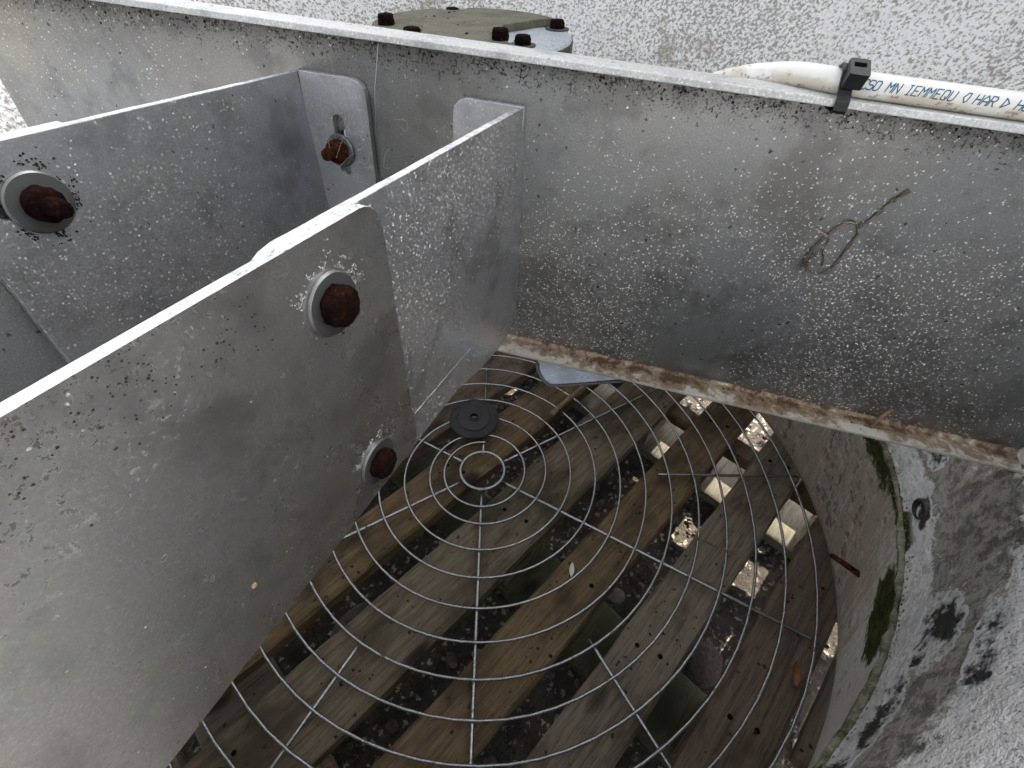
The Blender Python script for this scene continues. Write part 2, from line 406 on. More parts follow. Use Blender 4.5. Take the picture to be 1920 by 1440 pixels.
def catmull(pts, k=8):
    P = [Vector(p) for p in pts]; P = [P[0] * 2 - P[1]] + P + [P[-1] * 2 - P[-2]]; out = []
    for i in range(1, len(P) - 2):
        a, b, c, d = P[i - 1:i + 3]
        for j in range(k):
            t = j / k
            out.append(.5 * ((2 * b) + (c - a) * t + (2 * a - 5 * b + 4 * c - d) * t * t + (3 * b - a - 3 * c + d) * t ** 3))
    out.append(P[-2]); return out
def tube(pts, r, seg=8, closed=False, cap=True):
    P = [Vector(p) for p in pts]; n = len(P); v, f = [], []
    rr = r if callable(r) else (lambda t: r)
    T = []
    for i in range(n):
        a = P[(i - 1) % n] if (closed or i > 0) else P[i]; b = P[(i + 1) % n] if (closed or i < n - 1) else P[i]
        T.append((b - a).normalized())
    up = Vector((0, 0, 1)) if abs(T[0].z) < .9 else Vector((1, 0, 0))
    nx = (up - T[0] * up.dot(T[0])).normalized()
    for i in range(n):
        nx = (nx - T[i] * nx.dot(T[i])).normalized(); ny = T[i].cross(nx); q = rr(i / max(1, n - 1))
        for j in range(seg):
            a = 2 * math.pi * j / seg; v.append(P[i] + (nx * math.cos(a) + ny * math.sin(a)) * q)
    for i in range(n if closed else n - 1):
        for j in range(seg):
            a, b = i * seg + j, i * seg + (j + 1) % seg; c, d = ((i + 1) % n) * seg + (j + 1) % seg, ((i + 1) % n) * seg + j
            f.append((a, b, c, d))
    if cap and not closed:
        f.append(tuple(range(seg))[::-1]); f.append(tuple((n - 1) * seg + j for j in range(seg)))
    return v, f
def lathe(prof, seg=48, center=(0, 0), jitter=0.0, closed=True, seed=0):
    """prof: list of (r, z); r==0 allowed at ends"""
    v, f = [], []; k = len(prof)
    for j in range(seg):
        a = 2 * math.pi * j / seg
        for i, (r, z) in enumerate(prof):
            q = r
            if jitter: q = r * (1 + jitter * mnoise.noise(Vector((math.cos(a) * 2.2 + seed, math.sin(a) * 2.2, z * 30 + seed))))
            v.append((center[0] + q * math.cos(a), center[1] + q * math.sin(a), z))
    for j in range(seg):
        for i in range(k if closed else k - 1):
            i2 = (i + 1) % k; j2 = (j + 1) % seg
            f.append((j * k + i, j2 * k + i, j2 * k + i2, j * k + i2))
    if not closed:
        for e in (0, k - 1):
            if prof[e][0] > 1e-6: f.append(tuple(j * k + e for j in range(seg)))
    return v, f
def rrect(x0, x1, z0, z1, r=(0, 0, 0, 0), k=6):
    """rounded rectangle; r for corners (x0z0, x1z0, x1z1, x0z1)"""
    out = []
    for (cx, cz, a0, q) in ((x0, z0, 180, r[0]), (x1, z0, 270, r[1]), (x1, z1, 0, r[2]), (x0, z1, 90, r[3])):
        if q == 0: out.append((cx, cz)); continue
        ox = cx + q if cx == x0 else cx - q; oz = cz + q if cz == z0 else cz - q
        for i in range(k + 1):
            a = R(a0 + 90 * i / k); out.append((ox + q * math.cos(a), oz + q * math.sin(a)))
    return out
def slot(x0, x1, z0, z1, k=8):
    w, h = x1 - x0, z1 - z0; r = min(w, h) / 2 - 1e-5
    return rrect(x0, x1, z0, z1, (r,) * 4, k)
def circ(x, z, r, k=16): return [(x + r * math.cos(2 * math.pi * i / k), z + r * math.sin(2 * math.pi * i / k)) for i in range(k)]
def plate(outer, holes, y0, y1, wob=0.0):
    """flat sheet in the x-z plane with real holes, from y0 to y1"""
    bm = bmesh.new(); edges = []
    for loop in [outer] + list(holes):
        vs_ = [bm.verts.new((x * S, y0 * S, z * S)) for x, z in loop]
        edges += [bm.edges.new((vs_[i], vs_[(i + 1) % len(vs_)])) for i in range(len(vs_))]
    g = bmesh.ops.triangle_fill(bm, edges=edges, use_beauty=True)
    fs = [e for e in g["geom"] if isinstance(e, bmesh.types.BMFace)]
    ex = bmesh.ops.extrude_face_region(bm, geom=fs)
    bmesh.ops.translate(bm, vec=(0, (y1 - y0) * S, 0), verts=[e for e in ex["geom"] if isinstance(e, bmesh.types.BMVert)])
    bmesh.ops.recalc_face_normals(bm, faces=bm.faces)
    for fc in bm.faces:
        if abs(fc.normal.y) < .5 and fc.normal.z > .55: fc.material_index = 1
    return bm
def densify(loop, step):
    out = []
    for i in range(len(loop)):
        a, b = Vector(loop[i]), Vector(loop[(i + 1) % len(loop)]); n = max(1, int((b - a).length / step))
        for j in range(n): out.append(tuple(a.lerp(b, j / n)))
    return out
def rough_loop(loop, step, amt, seed):
    return [(x + amt * mnoise.noise(Vector((x * 40, z * 40, seed))), z + amt * mnoise.noise(Vector((x * 40 + 9, z * 40, seed + 5)))) for x, z in densify(loop, step)]
def lump(rad, hgt, sides, seed, amt=.10, seg=30, rings=7, dome=.12):
    """corroded hexagon or round: axis +z, from z=0"""
    v, f = [], []
    zs = [hgt * i / rings for i in range(rings + 1)]
    def rad_at(a):
        if not sides: return rad
        w = 2 * math.pi / sides; t = (a + w / 2) % w - w / 2
        return .5 * (rad * math.cos(w / 2) / math.cos(t)) / math.cos(w / 2) + .5 * rad
    for i, z in enumerate(zs):
        k = i / rings; sh = 1.0 - dome * max(0, k - .65) / .35
        for j in range(seg):
            a = 2 * math.pi * j / seg; q = rad_at(a) * sh
            q *= 1 + amt * mnoise.noise(Vector((math.cos(a) * 3 + seed, math.sin(a) * 3, z / rad * 2.5))) + amt * .6 * mnoise.noise(Vector((math.cos(a) * 8 + seed, math.sin(a) * 8, z / rad * 7)))
            v.append((q * math.cos(a), q * math.sin(a), z))
    for i in range(rings):
        for j in range(seg): f.append((i * seg + j, i * seg + (j + 1) % seg, (i + 1) * seg + (j + 1) % seg, (i + 1) * seg + j))
    base = rings * seg; prev = base
    for q in (.7, .35):
        s0 = len(v)
        for j in range(seg):
            a = 2 * math.pi * j / seg; rr = rad_at(a) * (1 - dome) * q
            v.append((rr * math.cos(a), rr * math.sin(a), hgt * (1 + .05) + rad * amt * mnoise.noise(Vector((math.cos(a) * 5 * q + seed, math.sin(a) * 5 * q, 3)))))
        for j in range(seg): f.append((prev + j, prev + (j + 1) % seg, s0 + (j + 1) % seg, s0 + j))
        prev = s0
    v.append((0, 0, hgt * 1.05)); f += [(prev + j, prev + (j + 1) % seg, len(v) - 1) for j in range(seg)]
    f.append(tuple(range(seg))[::-1])
    return v, f
def xf(vf, M):
    v, f = vf; return [tuple(M @ Vector(p)) for p in v], f
def zto(dirn, origin):
    q = Vector(dirn).to_track_quat('Z', 'Y').to_matrix().to_4x4(); q.translation = Vector(origin); return q
def ml(M):                                 # layout-unit local matrix -> metres
    m2 = M.copy(); m2.translation = M.translation * S; return m2
rng = random.Random(7)
def crumbs(spots, seed, lo=.0025, hi=.006):
    """little lumps of crust: spots = list of (pos, normal)"""
    g = random.Random(seed); V_, F_ = [], []
    for p, nrm in spots:
        r = g.uniform(lo, hi); k = len(V_); q = Vector(nrm).to_track_quat('Z', 'Y').to_matrix()
        n = 6
        for ring, (rr, zz) in enumerate(((1, -.2), (.8, .5))):
            for j in range(n):
                a = 2 * math.pi * j / n + g.random() * .7; w = r * rr * g.uniform(.5, 1.3)
                V_.append(tuple(Vector(p) + q @ Vector((w * math.cos(a), w * math.sin(a), zz * r * g.uniform(.5, 1.1)))))
        V_.append(tuple(Vector(p) + q @ Vector((0, 0, r * .8))))
        for j in range(n):
            F_.append((k + j, k + (j + 1) % n, k + n + (j + 1) % n, k + n + j)); F_.append((k + n + j, k + n + (j + 1) % n, k + 2 * n))
    return V_, F_

# ================================================================ ground (setting)
GH = -.645
def make_ground():
    xs = [-90, -40, -18, -9, -6] + [-4.5 + 9 * i / 130 for i in range(131)] + [6, 9, 18, 40, 90]
    v = []; n = len(xs)
    for y in xs:
        for x in xs:
            z = GH - .02
            if abs(x) < 4.6 and abs(y) < 4.6: z += .05 * mnoise.noise(Vector((x * 1.7, y * 1.7, 3))) + .03 * mnoise.noise(Vector((x * 6, y * 6, 1))) - .03
            v.append((x, y, z))
    f = [(j * n + i, j * n + i + 1, (j + 1) * n + i + 1, (j + 1) * n + i) for j in range(n - 1) for i in range(n - 1)]
    return v, f
obj("ground", make_ground(), M_ground, None, FG, kind="structure")

def make_gravel(count, seed, lo, hi):
    g = random.Random(seed); V_, F_ = [], []
    b = bmesh.new(); bmesh.ops.create_icosphere(b, subdivisions=1, radius=1.0); bv = [q.co.copy() for q in b.verts]; bf = [tuple(q.index for q in p.verts) for p in b.faces]; b.free()
    for _ in range(count):
        a = g.uniform(0, 2 * math.pi); rr = 3.4 * math.sqrt(g.random()); x, y = rr * math.cos(a), rr * math.sin(a)
        s = lo * (hi / lo) ** (g.random() ** 1.8); q = Matrix.Rotation(g.uniform(0, 6.28), 3, 'Z') @ Matrix.Rotation(g.uniform(-.4, .4), 3, 'X')
        sx, sy, sz = s * g.uniform(.7, 1.3), s * g.uniform(.6, 1.0), s * g.uniform(.35, .7); k = len(V_)
        for p in bv:
            w = q @ Vector((p.x * sx * g.uniform(.8, 1.15), p.y * sy * g.uniform(.8, 1.15), p.z * sz)); V_.append((x + w.x, y + w.y, GH - .035 + sz * .4 + w.z))
        F_ += [tuple(i + k for i in t) for t in bf]
    return V_, F_
obj("gravel", make_gravel(3000, 3, .010, .045), M_gravel_d, None, FG, smooth=False, kind="stuff", label="dark reddish gravel scattered over the soil under the pallet", cat="gravel")
obj("gravel_chips", make_gravel(700, 5, .006, .022), M_gravel_l, None, FG, smooth=False, kind="stuff", label="pale limestone chips scattered over the soil under the pallet", cat="gravel")

TH = R(47.3)
AL, AC = Vector((math.cos(TH), math.sin(TH), 0)), Vector((math.sin(TH), -math.cos(TH), 0))
def ga(al, ac, h): return AL * al + AC * ac + Vector((0, 0, h))
def flat_stone(name, al, ac, rx, ry, hz, rot, seed, mat, label, h=GH + .01, n=14):
    g = random.Random(seed); v, f = [], []
    for (q, z) in ((.92, 0), (1.0, hz * .55), (.82, hz)):
        for j in range(n):
            a = 2 * math.pi * j / n; k = 1 + .14 * mnoise.noise(Vector((math.cos(a) * 1.8 + seed, math.sin(a) * 1.8, 0)))
            v.append((rx * q * k * math.cos(a), ry * q * k * math.sin(a), z + .004 * g.uniform(-1, 1)))
    v.append((0, 0, hz * 1.06))
    for i in range(2):
        for j in range(n): f.append((i * n + j, i * n + (j + 1) % n, (i + 1) * n + (j + 1) % n, (i + 1) * n + j))
    f += [(2 * n + j, 2 * n + (j + 1) % n, 3 * n) for j in range(n)] + [tuple(range(n))[::-1]]
    p = ga(al, ac, h - .02); M = FG @ ml(Matrix.Translation(p) @ Matrix.Rotation(rot, 4, 'Z'))
    obj(name, (v, f), mat, None, M, True, label, "stone", angle=45)
flat_stone("stone", .235, .99, .062, .055, .035, .3, 2, M_stone, "round flat pinkish stone on the soil beside the mossy bottom board")
flat_stone("stone_slab", .30, 1.60, .15, .11, .028, 1.2, 8, M_gravel_d, "large angular dark stone slab on the soil under the widest pallet gap", n=6)
flat_stone("stone", .62, .90, .05, .04, .03, 2.0, 11, M_stone, "small egg-shaped stone on the soil nearer the sunlit patch")
flat_stone("stone", 1.22, 1.53, .035, .025, .02, .5, 14, M_gravel_l, "small pale stone next to the sunlit bottom board's edge")
flat_stone("stone", -.62, .62, .05, .035, .03, 2.6, 17, M_gravel_l, "pale square-edged stone on the soil below the centre spoke")
flat_stone("stone_slab", -1.05, -.10, .13, .045, .03, .9, 21, M_stone, "long grey stone sliver on the soil by the steel plate's lower edge")

# ================================================================ pallet
FP = FG @ Matrix.Rotation(TH, 4, 'Z')                    # x along the top boards; y = -across
pallet = empty("pallet", FP @ Matrix.Translation((0, 0, GH * S)), "weathered wooden pallet of brown boards lying under the wire guard", "pallet")
PT = Matrix.Translation((0, 0, -GH * S))
def board(name, x0, x1, a0, a1, h0, h1, mat, seed, nx=40, axis='x', wear=.008):
    """worn plank: along x (or across), uneven edges"""
    v, f = [], []
    ring = [(0, 0), (.06, -.0), (.94, 0), (1, 0), (1, .85), (.95, 1), (.5, 1.0), (.05, 1), (0, .85)]
    for i in range(nx + 1):
        t = x0 + (x1 - x0) * i / nx
        for (q, z) in ring:
            a = a0 + (a1 - a0) * q; e = wear * mnoise.noise(Vector((t * 4, q * 3, seed))) + wear * .5 * mnoise.noise(Vector((t * 17, q * 5, seed)))
            hh = h0 + (h1 - h0) * z + (.004 * mnoise.noise(Vector((t * 5, q * 2, seed + 4))) if z > .5 else 0)
            a += e if q in (0, 1) else 0
            v.append((t, -a, hh) if axis == 'x' else (a, -t, hh))
    k = len(ring)
    for i in range(nx):
        for j in range(k): f.append((i * k + j, i * k + (j + 1) % k, (i + 1) * k + (j + 1) % k, (i + 1) * k + j))
    f.append(tuple(range(k))); f.append(tuple(nx * k + j for j in range(k))[::-1])
    return obj(name, (v, f), mat, pallet, PT, True, angle=35)
HT = -.065
for i, (a0, a1, mt) in enumerate([(-1.66, -1.36, W_brown2), (-1.21, -.91, W_tan), (-.755, -.455, W_brown2), (-.306, -.009, W_orange), (.150, .530, W_brown), (.716, 1.004, W_orange), (1.164, 1.452, W_tan), (1.630, 1.925, W_brown2), (2.13, 2.43, W_tan)]):
    b = board("board", -2.7, 2.75, a0, a1, HT - .09, HT, mt, i * 3.1)
    if i == 3: b["label"] = "orange-brown top board under the guard's centre ring"
    if i == 4: b["label"] = "wider brown top board with pale worn middle"
    if i == 6: b["label"] = "pale grey-tan top board with two dark knots"
for i, (x0, x1) in enumerate(((1.41, 1.55), (2.05, 2.40), (-2.3, -1.9))):  # second one is added out of view to shade the pale bottom board
    board("cross_board", -1.7, 2.43, x0, x1, HT - .183, HT - .0905, W_orange if i == 0 else W_brown, 80 + i * 5, axis='y')
nail_me = None
for (a0, a1) in ((-.306, -.009), (.150, .530), (.716, 1.004), (1.164, 1.452), (1.630, 1.925)):
    for xb in (-.075, 1.48, -1.7):
        for q in (.3, .68):
            M_ = PT @ ml(Matrix.Translation((xb + .10 * (q - .5) + .03 * math.sin(a0 * 9), -(a0 + (a1 - a0) * q), HT - .003)))
            if nail_me is None:
                nl = obj("nail", lathe([(.0001, 0), (.012, 0), (.013, .003), (.010, .006), (.0001, .007)], 10, closed=False), M_rust, pallet, M_); nail_me = nl.data
            else:
                nl = bpy.data.objects.new("nail", nail_me); col.objects.link(nl); nl.parent = pallet; nl.matrix_local = M_
board("board", .0, 1.55, 1.995, 2.122, HT - .09, HT, W_tan, 33, nx=14)  # extra unseen length added to stop the sun strip in this gap
board("sun_block_wedge", 1.40, 1.54, 1.460, 1.622, HT - .09, HT, W_brown, 37, nx=4)  # added piece under the cowl wall, blocks a sliver of sun
for i, (x0, x1, mt) in enumerate([(-1.92, -1.48, W_brown2), (-.28, .13, W_moss), (1.30, 1.72, W_pale)]):
    b = board("bottom_board", -1.8, 2.5, x0, x1, GH, GH + .09, mt, 40 + i * 3.3, axis='y')
    if i == 1: b["label"] = "mossy green bottom board crossing under the top boards"
    for j, ac in enumerate((-1.06, .34, 1.79)):
        board("block", (x0 + x1) / 2 - .17, (x0 + x1) / 2 + .17, ac - .12, ac + .12, GH + .091, HT - .091, W_brown, 60 + i * 7 + j, nx=6)

# ================================================================ cowl
inner = [(2.050, -.062), (2.012, .03), (1.815, .86), (1.800, .92), (1.803, 1.0), (1.806, 1.1), (1.818, 1.22), (1.835, 1.35), (1.862, 1.48), (1.90, 1.6), (1.945, 1.7), (2.0, 1.8), (2.07, 1.9), (2.15, 2.0), (2.22, 2.075), (2.28, 2.15), (2.33, 2.24), (2.36, 2.35), (2.39, 2.5), (2.40, 2.7), (2.41, 3.4), (2.42, 5.40)]
outer = [(2.46, 5.44), (2.52, 5.42), (2.52, 5.34), (2.48, 5.28), (2.47, 2.6), (2.42, 2.25), (2.25, 2.0), (2.05, 1.72), (1.95, 1.5), (1.90, 1.2), (1.89, .95), (1.92, .8), (2.08, .05), (2.11, -.062)]
cowl = empty("fan_cowl", FG, "weathered white round fan cowl with mossy ridge enclosing guard and beam", "fan cowl")
def sub_prof(p):
    out = []
    for i in range(len(p)):
        a, b = p[i], p[(i + 1) % len(p)]; n = max(1, int(math.hypot(b[0] - a[0], b[1] - a[1]) / .12))
        for j in range(n): out.append((a[0] + (b[0] - a[0]) * j / n, a[1] + (b[1] - a[1]) * j / n))
    return out
def cowl_shell():
    v, f = lathe(sub_prof(inner + outer), 180, jitter=.002, seed=4); out = []
    for x, y, z in v:
        if z > 2.5:                                     # unseen stack added behind and right to keep the sun out; near side low
            d = abs((math.degrees(math.atan2(y, x)) - 46 + 180) % 360 - 180); t = 1 - max(0.0, math.cos(R(d))) ** 1.6
            z = 2.5 + (z - 2.5) * (1 - .95 * t)
        if z > 1.8:                                     # unseen near-left lip cut back to lessen warm sun bounce
            d = abs((math.degrees(math.atan2(y, x)) - 46 + 180) % 360 - 180); t = min(1, max(0, (d - 126) / 22)); t = t * t * (3 - 2 * t)
            z = 1.8 + (z - 1.8) * (1 - .82 * t)
        out.append((x, y, z))
    return out, f
obj("shell", cowl_shell(), M_cowl, cowl, Matrix.Identity(4), angle=60)
def make_bead():
    pts = []; n = 260
    for i in range(n):
        a = 2 * math.pi * i / n; q = 1.795 + .006 * mnoise.noise(Vector((math.cos(a) * 9, math.sin(a) * 9, 1)))
        pts.append((q * math.cos(a), q * math.sin(a), .915 + .012 * mnoise.noise(Vector((math.cos(a) * 5, math.sin(a) * 5, 7)))))
    v, f = tube(pts, .011, 10, True)
    v = [Vector(p) + Vector((mnoise.noise(p * 40), mnoise.noise(p * 40 + Vector((5, 0, 0))), mnoise.noise(p * 40 + Vector((0, 5, 0))))) * .016 for p in map(Vector, v)]
    return v, f
obj("joint_ridge", make_bead(), M_bead, cowl, Matrix.Identity(4))["label"] = "green mossy raised joint ridge round the throat"
def on_cowl(az, r, h): return Vector((r * math.cos(R(az)), r * math.sin(R(az)), h))
# drain stub in a dark recess just above the ridge
p = on_cowl(-24.6, 1.815, 1.02); inward = -Vector((p.x, p.y, 0)).normalized()
st = lathe([(.040, -.10), (.040, .018), (.036, .023), (.030, .023), (.028, .018), (.028, -.04), (0.0001, -.04), (.0001, -.1)], 28)
obj("drain_stub", xf(st, zto(inward + Vector((-.10, -.25, -.10)), p)), M_dark, cowl, Matrix.Identity(4), angle=40)["label"] = "dark round pipe stub beside the ridge"
p0, p1 = on_cowl(-22.4, 1.95, .385), Vector((1.745, -.610, .320))
pin = xf(lump(.0135, (p1 - p0).length, 0, 5, .16, 16, 9), zto(p1 - p0, p0))
obj("wall_pin", pin, M_rust_o, cowl, Matrix.Identity(4))["label"] = "short rusty pin sticking out of the throat wall"
# mould and moss crust standing proud along the ridge
spots = []
for _ in range(420):
    az = rng.uniform(-62, -8); hh = .915 + rng.gauss(0, .022); rr = 1.803 if hh > .915 else 1.80 + (.915 - hh) * .24
    q = on_cowl(az, rr - .002, hh); spots.append((q, -Vector((q.x, q.y, 0)).normalized()))
obj("moss_tufts", crumbs(spots, 4, .002, .006), M_bead, cowl, Matrix.Identity(4), kind="stuff")

# ================================================================ wire guard
guard = empty("wire_guard", FG, "round galvanised spiral wire fan guard with radial spokes", "fan guard")
I4 = Matrix.Identity(4)
A0 = -1.5296
WR = .0076
ring = [(.1365 * math.cos(2 * math.pi * i / 48), .1365 * math.sin(2 * math.pi * i / 48), .002) for i in range(48)]
obj("hub_ring", tube(ring, .0110, 8, True), M_wire, guard, I4)
pts = []; T_END = 12.1; N = int(T_END * 72)
for i in range(N + 1):
    t = T_END * i / N - .012; ang = A0 + math.pi + 2 * math.pi * t
    r = .217 + .0629 * t if t <= 1 else .2799 + (t - 1) * .1543
    wob = .006 * mnoise.noise(Vector((r * math.cos(ang) * 1.5, r * math.sin(ang) * 1.5, 2)))
    pts.append(((r + wob) * math.cos(ang), (r + wob) * math.sin(ang), .004 * mnoise.noise(Vector((r * math.cos(ang) * 2, r * math.sin(ang) * 2, 5)))))
obj("spiral_wire", tube(pts, WR, 7), M_wire, guard, I4)
for k in range(6):
    a = A0 + k * math.pi / 3
    obj("spoke", tube([(q * math.cos(a), q * math.sin(a), -.018) for q in [.125 + (1.99 - .125) * i / 20 for i in range(21)]], .0098, 8), M_wire, guard, I4)
    a += math.pi / 6; a += (0, -.01, 0.0, 0, 0, .005)[k]
    obj("outer_spoke", tube([(q * math.cos(a), q * math.sin(a), -.018) for q in [1.105 + (1.99 - 1.105) * i / 12 for i in range(13)]], .0092, 8), M_wire, guard, I4)

weld = []
for k in range(6):
    a = A0 + k * math.pi / 3
    for turn in range(1, 13):
        t = turn - 1 + ((k - 3) % 6) / 6
        r = .217 + .0629 * t if t <= 1 else .2799 + (t - 1) * .1543
        if r < 1.97: weld.append(((r * math.cos(a), r * math.sin(a), -.006), (math.cos(k + turn * 2.0) * .5, math.sin(k + turn * 2.0) * .5, 1)))
obj("weld_spots", crumbs(weld, 91, .008, .0125), M_wire, guard, I4, kind="stuff")

# ================================================================ beam
beam = empty("support_beam", FB, "long grey galvanised steel channel beam spanning the cowl behind the brackets", "beam")
BH, FW, TB = .8017, .0806, .014
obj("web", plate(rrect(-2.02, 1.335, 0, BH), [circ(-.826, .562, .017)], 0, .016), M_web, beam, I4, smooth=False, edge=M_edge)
up = rough_loop(rrect(-2.02, 1.335, -FW, .016), .02, .0022, 3)
def slab_xy(loop, z0, z1):
    bm = bmesh.new(); vs_ = [bm.verts.new((x * S, y * S, z0 * S)) for x, y in loop]; fc = bm.faces.new(vs_)
    ex = bmesh.ops.extrude_face_region(bm, geom=[fc]); bmesh.ops.translate(bm, vec=(0, 0, (z1 - z0) * S), verts=[e for e in ex["geom"] if isinstance(e, bmesh.types.BMVert)])
    bmesh.ops.recalc_face_normals(bm, faces=bm.faces); return bm
obj("upper_flange", slab_xy(up, BH, BH + TB), M_flange, beam, I4, smooth=False, bevel=.002)
lo_ = rough_loop(rrect(-2.30, 1.335, -FW, .016), .03, .0018, 9)
obj("lower_flange", slab_xy(lo_, -.010, 0), M_lower, beam, I4, smooth=False, bevel=.003)["label"] = "lower flange with cream paint and brown rusty dirt"
# inner fillet between web and lower flange
fil = []
for i in range(7):
    a = R(90 * i / 6); fil.append((-.012 + .012 * math.sin(a), .012 - .012 * math.cos(a)))
v = [(x, y - .0003, z + .0003) for x in (-2.02, 1.335) for (y, z) in fil + [(0.0, 0.0)]]
k = len(fil) + 1
obj("corner_fillet", (v, [(i, i + 1, k + i + 1, k + i) for i in range(k - 1)] + [(k - 1, 0, k, 2 * k - 1)]), M_lower, beam, I4, smooth=False)
# dirt clumps under the upper lip
spots = []
for _ in range(620):
    s = rng.uniform(-2.0, 1.2)
    if mnoise.noise(Vector((s * 5, 2, 0))) < -.15 and rng.random() < .8: continue
    spots.append(((s, -.001, BH - abs(rng.gauss(0, .018)) - .001), (0, -1, 0)))
obj("dirt_clumps", crumbs(spots, 8, .0008, .0034), M_mould, beam, I4, kind="stuff")
# a bent zinc tab under the lower flange
tab = [(-.202, -.015), (-.199, -.070), (-.192, -.098), (-.172, -.130), (-.150, -.146), (-.125, -.148), (-.022, -.108), (.095, -.060), (.20, -.015)]
tt = empty("zinc_tab", FB @ ml(Matrix.Translation((0, -.018, -.015))), "bluish galvanised tab plate hanging under the beam's lower flange", "metal tab")
tabl = [(x, z + .015) for x, z in tab]
TIL = Matrix.Rotation(R(-38), 4, "X") @ Matrix.Diagonal((1, 1, .80, 1))
obj("plate", plate(tabl, [], 0, .010), M_blue, tt, TIL, smooth=False, bevel=.002, edge=M_blue)
lip = [(x, -.004, z) for x, z in tabl[1:-1]]
obj("rolled_edge", tube(catmull(lip, 4), .0065, 8), plain("dark_zinc", (.13, .13, .14), .6, .4), tt, TIL)

# ================================================================ brackets
PTH = .018
def washer(r, hole, t): return lathe([(hole, 0), (hole, t), (r - .003, t), (r, t - .003), (r, 0)], 40)
def bolt_at(parent, pos, nrm, seed, rw=.050, head=.037, hh=.036, nut=False, mat=None, tilt=(0, 0, 0), pre=None):
    pre = pre or Matrix.Identity(4)
    M = zto(Vector(nrm) + Vector(tilt), Vector(pos))
    w = obj("washer", washer(rw, .015, .0075), M_wash, parent, pre @ ml(M), angle=40)
    M2 = M @ Matrix.Translation((0, 0, .0072))
    if nut:
        hx = obj("nut", lump(.029, .026, 6, seed, .08), mat or M_rust, parent, pre @ ml(M2))
        obj("bolt_end", lump(.0165, .034, 0, seed + 3, .12), mat or M_rust, hx, ml(Matrix.Translation((0, 0, .0255))))
    else:
        obj("bolt_head", lump(head, hh, 6, seed, .10), mat or M_rust, parent, pre @ ml(M2))
    return w
def ring_spots(cx, cz, y, nrm, r0, n, seed, a0=0, a1=360, sp=.012):
    g = random.Random(seed); o = []
    for _ in range(n * 2):
        a = R(g.uniform(a0, a1)); q = r0 + abs(g.gauss(0, sp))
        if mnoise.noise(Vector((math.cos(a) * 3 + seed, math.sin(a) * 3, q * 60))) < .08: continue
        o.append(((cx + q * math.cos(a), y, cz + q * math.sin(a)), nrm))
    return o

near = empty("motor_bracket", FN, "nearest steel bracket arm with two rusty bolt heads crossing the guard", "bracket", "motor brackets bolted to the beam")
leg = [(0.0, -.615), (.10, -.655), (.27, -.637), (.40, -.602)] + rrect(.40, .893, -.600, 0, (0, .05, .085, 0))[1:-1] + [(0, 0)]
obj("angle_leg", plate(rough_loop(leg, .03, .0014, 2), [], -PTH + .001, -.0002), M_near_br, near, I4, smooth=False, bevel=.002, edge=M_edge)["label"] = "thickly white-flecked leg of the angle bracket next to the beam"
lp = rrect(.628, 2.0, -.568, .0, (.006, 0, 0, .045))
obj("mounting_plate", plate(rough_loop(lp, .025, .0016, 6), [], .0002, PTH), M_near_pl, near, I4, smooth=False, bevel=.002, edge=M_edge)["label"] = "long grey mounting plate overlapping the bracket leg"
# the crease pressed along the leg
cre = [(.30 + (.60 - .30) * i / 10, .0004, -.5185 + .010 * i / 10) for i in range(11)]
obj("crease", tube(cre, .0009, 6), M_near_br, near, I4)
for (x, z, sd) in ((.770, -.104, 1), (.763, -.480, 2)):
    bolt_at(near, (x, PTH, z), (0, 1, 0), sd * 4.1, .050, .0305 if sd == 1 else .030, .022)
spots = []
g = random.Random(12)
for _ in range(240):
    t = g.random(); z = -.03 - .535 * t; spots.append(((.628 - abs(g.gauss(0, .004)), .001 + g.random() * .012, z), (-.4, 1, 0)))
for _ in range(40):
    a = g.random(); spots.append(((.64 + .25 * a, PTH * g.random(), .0005), (0, 0, 1)))
spots += ring_spots(.770, -.104, PTH, (0, 1, 0), .052, 200, 3, 20, 200) + ring_spots(.763, -.480, PTH, (0, 1, 0), .052, 170, 4, 30, 190) + ring_spots(.770, -.104, PTH, (0, 1, 0), .052, 20, 5)
obj("zinc_crust", crumbs(spots, 5, .0005, .0016), M_crust, near, I4, kind="stuff")
spots = ring_spots(.770, -.104, PTH, (0, 1, 0), .051, 30, 13, 180, 340, .006) + ring_spots(.763, -.480, PTH, (0, 1, 0), .051, 60, 14, 60, 240, .010)
for _ in range(330):
    x = g.uniform(.88, 1.35); z = -abs(g.gauss(0, .05)) - .004
    if mnoise.noise(Vector((x * 14, z * 14, 0))) > -.05: spots.append(((x, PTH, z), (0, 1, 0)))
obj("mould_specks", crumbs(spots, 6, .0006, .0020), M_mould, near, I4, kind="stuff")
chip = lump(.0045, .004, 0, 9, .3, 10, 3)
obj("grit_chip", xf(chip, zto((0, 1, 0), (1.061, PTH - .0025, -.436))), M_twig_l, near, I4)
# the bracket's flange against the web (built in the beam's frame)
TOB = FN.inverted() @ FB
nf = rrect(-.507, -.3245, .085, .7035, (.04, 0, 0, .04))
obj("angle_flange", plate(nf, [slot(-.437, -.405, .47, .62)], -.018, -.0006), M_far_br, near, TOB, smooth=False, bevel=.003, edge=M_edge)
bolt_at(near, (-.421, -.0185, .53), (0, -1, 0), 31, .043, nut=True, pre=TOB)

